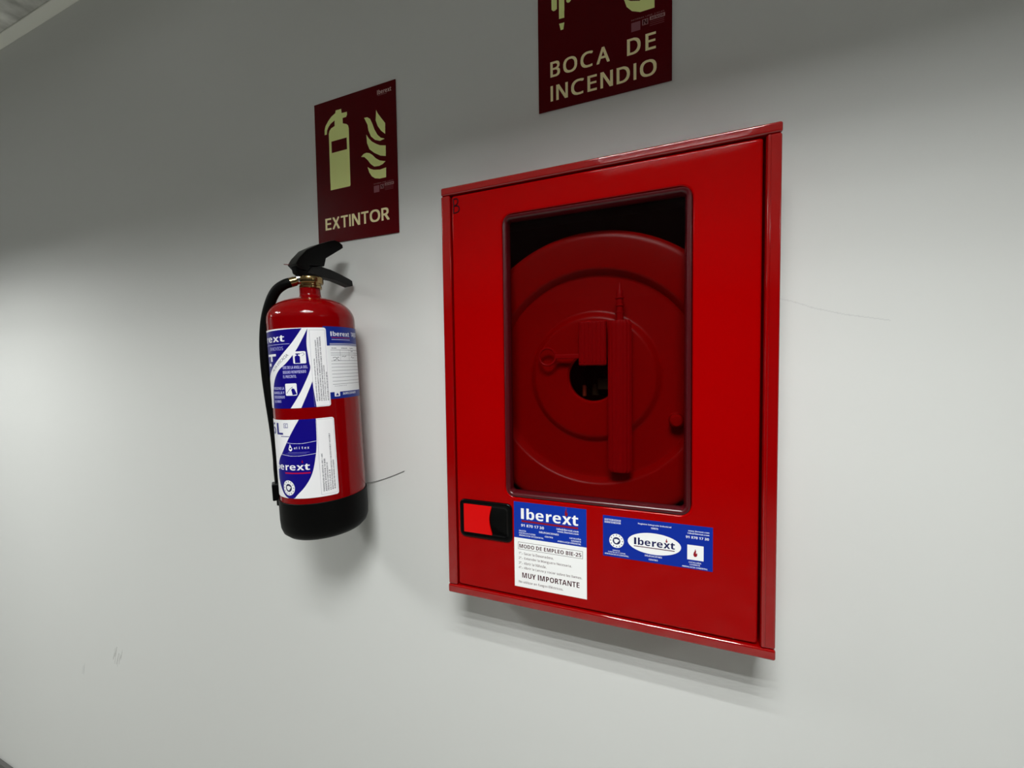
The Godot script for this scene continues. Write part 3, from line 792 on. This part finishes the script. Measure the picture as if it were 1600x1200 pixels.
func badge(p: Print, cx: float, cy: float, r: float, dark: Color, w: Color):
	p.ellipse(cx, cy, r, r, w)
	for k in 12: p.ellipse(cx + r * 0.82 * cos(TAU * k / 12), cy + r * 0.82 * sin(TAU * k / 12), r * 0.06, r * 0.08, dark)
	p.ellipse(cx, cy, r * 0.52, r * 0.52, dark)
	p.fill(poly([[cx - r * 0.34, cy - r * 0.2], [cx + r * 0.05, cy - r * 0.28], [cx + r * 0.4, cy - r * 0.1], [cx + r * 0.2, cy + r * 0.15], [cx + r * 0.05, cy + r * 0.34], [cx - r * 0.2, cy + r * 0.3], [cx - r * 0.32, cy + r * 0.1]]), w)

# the label artworks below are laid out in degrees round the cylinder (relative to the camera side) and millimetres of height
const DEG := 1.3055
func label_upper() -> Print:
	var a0 := -112.0; var top := 373.5
	var blue := Color(0.07, 0.03, 0.48); var w := Color(0.96, 0.96, 0.97)
	var p := Print.new((16.2 - a0) * DEG, 137.5, 6, w)
	var X := func(a: float) -> float: return (a - a0) * DEG
	var Y := func(t: float) -> float: return top - t
	var pt := func(a: float, t: float) -> Vector2: return Vector2((a - a0) * DEG, top - t)
	# left and upper blue field
	var left := PackedVector2Array([pt.call(-112, 369), pt.call(-12.5, 372.4)])
	left.append_array(p.spline([pt.call(-12.5, 372.4), pt.call(-26.6, 347.7), pt.call(-45.3, 324.8), pt.call(-66.7, 303.1), pt.call(-80, 290)]))
	left.append(pt.call(-112, 280))
	p.fill(left, blue)
	# middle blue field between the white bands
	var mid := p.spline([pt.call(-5.8, 371.7), pt.call(-20.3, 337.4), pt.call(-34.7, 315.8), pt.call(-51.2, 299.9), pt.call(-64, 275), pt.call(-70, 236)])
	mid.append(pt.call(-35.4, 234))
	mid.append_array(p.spline([pt.call(-35.4, 234), pt.call(-24.8, 252.5), pt.call(-15.7, 272.9), pt.call(-6.2, 300.6), pt.call(-6.6, 315.3), pt.call(-8.1, 345), pt.call(-5.8, 371.7)]))
	p.fill(mid, blue)
	# lower right blue field
	var low := p.spline([pt.call(-4.4, 281), pt.call(-7.5, 271.2), pt.call(-14.1, 252.2), pt.call(-20.4, 235)])
	low.append(pt.call(-1.6, 235))
	p.fill(low, blue)
	# white column with its thin outline
	p.frame(X.call(-4.0), Y.call(369.5), X.call(14.8) - X.call(-4.0), 132, 0.35, Color(0.6, 0.6, 0.68))
	p.logo(X.call(-112), Y.call(363.5), (112 - 36.0) * DEG, 12.2, w)
	p.line([pt.call(-112, 346), pt.call(-29, 347)], 0.8, Color(0.75, 0.75, 0.9))
	p.text("INNOVIOS", X.call(-66), Y.call(342.8), 27 * DEG, 6, Color(0.72, 0.72, 0.9), false)
	p.rect(X.call(-78), Y.call(331), 25.5 * DEG, 4, w); p.rect(X.call(-66), Y.call(331), 6, 13, w)
	p.rect(X.call(-74), Y.call(315), 8 * DEG, 5, w)
	p.text("ALTA EFICACIA", X.call(-63.0), Y.call(303.2), 47, 4.8, Color(0.2, 0.2, 0.3), false, 36.0)
	# pictogram: pull the ring
	pict(p, X.call(-26), Y.call(333.4), 21, w)
	p.fill(poly([[X.call(-26) + 3, Y.call(313.4)], [X.call(-26) + 3, Y.call(324)], [X.call(-26) + 4.5, Y.call(326)], [X.call(-26) + 10, Y.call(326)], [X.call(-26) + 11.5, Y.call(324)], [X.call(-26) + 11.5, Y.call(313.4)]]), blue)
	p.rect(X.call(-26) + 4.5, Y.call(329.8), 7, 1.8, blue); p.rect(X.call(-26) + 6.2, Y.call(328.5), 2.4, 3, blue)
	p.line([Vector2(X.call(-26) + 12, Y.call(329.5)), Vector2(X.call(-26) + 17, Y.call(331)), Vector2(X.call(-26) + 19, Y.call(328)), Vector2(X.call(-26) + 15, Y.call(325.5))], 0.7, Color(0.5, 0.5, 0.62))
	var tx := Color(0.78, 0.78, 0.93)
	p.text("TIRE DE LA ANILLA DEL", X.call(-42.2), Y.call(309), 33.4 * DEG, 5, tx)
	p.text("SEGURO ROMPIENDO", X.call(-42.2), Y.call(301), 31.2 * DEG, 5, tx)
	p.text("EL PRECINTO.", X.call(-42.2), Y.call(293.3), 19 * DEG, 5, tx)
	pict(p, X.call(-40), Y.call(279), 21, w)
	p.fill(poly([[X.call(-40) + 13, Y.call(258.6)], [X.call(-40) + 11, Y.call(268)], [X.call(-40) + 13, Y.call(270.5)], [X.call(-40) + 16.5, Y.call(269.5)], [X.call(-40) + 20.5, Y.call(260)]]), blue)
	p.line([Vector2(X.call(-40) + 2, Y.call(262)), Vector2(X.call(-40) + 8, Y.call(269)), Vector2(X.call(-40) + 14, Y.call(273))], 0.8, Color(0.4, 0.4, 0.6))
	for k in 4: p.text(["PRESIONE LA", "MANILLA Y", "DIRIGIENDO", "EL CHORRO"][k], X.call(-64), Y.call(273.5 - 7.6 * k), (22 if k < 3 else 15) * DEG, 4.6, tx)
	for k in 6: p.text(["RECARGAR DESPUES DE SU USO AUNQUE SEA PARCIAL", "VERIFICAR PERIODICAMENTE CONFORME A LA REGLAMENTACION VIGENTE", "UTILIZAR PARA LA RECARGA Y EL MANTENIMIENTO REPUESTOS ORIGINALES", "LAS OPERACIONES DE MANTENIMIENTO DEBEN SER POR PERSONAL", "HASTA PROTEJER LEJOS DE LA HUMEDAD", "NO UTILIZAR A MENOS DE UN METRO"][k],
		X.call(-1.0 + 2.7 * k), Y.call(246), [74, 106, 110, 112, 62, 50][k], 2.2, Color(0.12, 0.12, 0.2), true, 90.0)
	return p

func pict(p: Print, x: float, y: float, s: float, c: Color):
	p.rect(x + 1, y, s - 2, s, c); p.rect(x, y + 1, s, s - 2, c)

func label_service() -> Print:
	var a0 := 12.5; var top := 376.0
	var blue := Color(0.05, 0.15, 0.52); var w := Color(0.93, 0.94, 0.95); var ink := Color(0.30, 0.32, 0.38)
	var p := Print.new((80 - a0) * DEG, 128.5, 6, w)
	var X := func(a: float) -> float: return (a - a0) * DEG
	var Y := func(t: float) -> float: return top - t
	var W := (80 - a0) * DEG
	p.rect(0, 0, W, 34, blue)
	p.logo(X.call(22), Y.call(367.5), 31 * DEG, 8.4, w)
	p.text("TARJETA", X.call(58), Y.call(367.5), 20 * DEG, 10, w)
	p.rect(X.call(23), Y.call(357), 31 * DEG, 1.1, Color(0.6, 0.08, 0.2)); p.rect(X.call(23), Y.call(353.2), 31 * DEG, 0.7, w)
	p.rect(X.call(20), Y.call(346), W, 0.8, w); p.rect(X.call(20), Y.call(343.5), W, 0.8, w)
	for t in [334.5, 329.2, 325.5, 315.2, 309.9, 303.9, 297.8, 291.7, 285.7, 279.0, 273.5]: p.rect(X.call(20.5), Y.call(t), W, 0.5, ink)
	for a in [34.0, 50.0, 66.0]: p.rect(X.call(a), Y.call(334.5), 0.4, 20, ink)
	var rng := RandomNumberGenerator.new(); rng.seed = 3
	for k in 5:
		var q := [Vector2(X.call([23, 36, 54, 24, 52][k]), Y.call([321, 322, 321, 317, 338][k]))]
		for i in 9: q.append(q[-1] + Vector2(0.9 + 0.6 * rng.randf(), 3.2 * (rng.randf() - 0.5)))
		p.line(q, 0.7, Color(0.15, 0.16, 0.2))
	p.text("FECHA", X.call(22), Y.call(338.5), 9, 1.8, ink); p.text("OPERACION", X.call(36), Y.call(338.5), 14, 1.8, ink); p.text("FIRMA", X.call(54), Y.call(333), 8, 1.8, ink)
	p.text("Empresa mantenedora autorizada", X.call(23), Y.call(271), 24, 2.2, Color(0.5, 0.5, 0.55), false)
	p.rect(0, Y.call(259.5), W, 12, blue)
	p.rect(X.call(22), Y.call(260.5), 10, 9, w); p.fill(poly([[X.call(22) + 5, Y.call(258)], [X.call(22) + 8, Y.call(253)], [X.call(22) + 2, Y.call(253)]]), blue)
	p.text("INSPECCIONADO", X.call(34), Y.call(257.5), 34, 4, w)
	return p

func label_lower() -> Print:
	var a0 := -105.0; var top := 216.0
	var blue := Color(0.07, 0.03, 0.50); var w := Color(0.96, 0.96, 0.97)
	var p := Print.new((18.6 - a0) * DEG, 138.5, 6, w)
	var X := func(a: float) -> float: return (a - a0) * DEG
	var Y := func(t: float) -> float: return top - t
	var pt := func(a: float, t: float) -> Vector2: return Vector2((a - a0) * DEG, top - t)
	var f := p.spline([pt.call(-24, 217), pt.call(-39.7, 186.3), pt.call(-53, 161), pt.call(-66, 140), pt.call(-70, 110), pt.call(-58, 84), pt.call(-45, 76)])
	f.append_array(p.spline([pt.call(-38, 78.5), pt.call(-34.9, 83), pt.call(-22.7, 98.6), pt.call(-12.7, 120.4), pt.call(-6.8, 151.7), pt.call(-4.5, 178), pt.call(-3.6, 217)]))
	p.fill(f, blue)
	p.frame(X.call(-3.3), Y.call(214), X.call(17.4) - X.call(-3.3), 133, 0.35, Color(0.6, 0.6, 0.68))
	var gr := Color(0.16, 0.16, 0.50)
	p.text("6L", X.call(-84), Y.call(210.5), 44, 21, gr); p.rect(X.call(-55), Y.call(187.5), 15 * DEG, 1.2, gr)
	p.frame(X.call(-48), Y.call(210), 9, 8, 0.8, gr); p.text("C", X.call(-48) + 2.5, Y.call(208), 4, 4.5, gr)
	p.line([pt.call(-50, 177.2), pt.call(-36, 174.6), pt.call(-22, 174.2), pt.call(-4.6, 177)], 0.6, w)
	p.line([pt.call(-57, 155.2), pt.call(-40, 152.8), pt.call(-26.8, 152.7), pt.call(-5.6, 155.3)], 0.6, w)
	p.ellipse(X.call(-39.5), Y.call(165), 3.6, 3.8, w); p.fill(poly([[X.call(-42) , Y.call(167)], [X.call(-39.8), Y.call(174)], [X.call(-37.3), Y.call(167)]]), w); p.ellipse(X.call(-39.5), Y.call(166), 1.8, 1.6, blue)
	for k in 6: p.text("elitex"[k], X.call(-34 + 3.5 * k), Y.call(168) - (1.0 if k in [1, 2, 3] else 0.0), 0, 3.4 if k not in [1, 2, 3] else 4.4, w)
	p.rect(X.call(-44), Y.call(159), 30 * DEG, 0.4, Color(0.7, 0.7, 0.9)); p.rect(X.call(-48), Y.call(156.6), 30 * DEG, 0.4, Color(0.6, 0.6, 0.85))
	p.logo(X.call(-80), Y.call(140), 65 * DEG, 12.5, w)
	flame(p, X.call(-24), Y.call(146), 2.6, 6, Color(0.6, 0.03, 0.15))
	p.rect(X.call(-52), Y.call(123.5), 37.5 * DEG, 2.4, Color(0.72, 0.05, 0.25))
	badge(p, X.call(-47.5), Y.call(96), 13.5, Color(0.12, 0.1, 0.3), w)
	for k in 6: p.text(["TEMPERATURA DE SERVICIO -20C / +60C", "AGENTE EXTINTOR 15 BAR", "PRODUCTO CERTIFICADO CE", "EN 3-7 CLASE A B", "MANTENER EN POSICION VERTICAL Y EN SITIO VISIBLE Y ACCESIBLE", "RECARGA SOLO POR PERSONAL AUTORIZADO"][k],
		X.call(-0.4 + 2.7 * k), Y.call(86 + 0.4 * k), [68, 58, 50, 36, 100, 52][k], 2.2, Color(0.12, 0.12, 0.2), true, 90.0)
	return p

func small_things():
	# a loose dark thread that sticks out from behind the extinguisher
	var th := smooth_path([Vector3(-0.605, 1.352, 0.003), Vector3(-0.585, 1.3595, 0.003), Vector3(-0.563, 1.365, 0.002), Vector3(-0.543, 1.3715, 0.0015), Vector3(-0.518, 1.381, 0.0015), Vector3(-0.491, 1.3925, 0.0012)], 4)
	tag(obj("thread", Shape.new().tube(th, 0.0005, 6), paint(Color(0.3, 0.3, 0.3), 0.7)), "thin dark thread curving out on the wall right of the extinguisher's base", "thread")
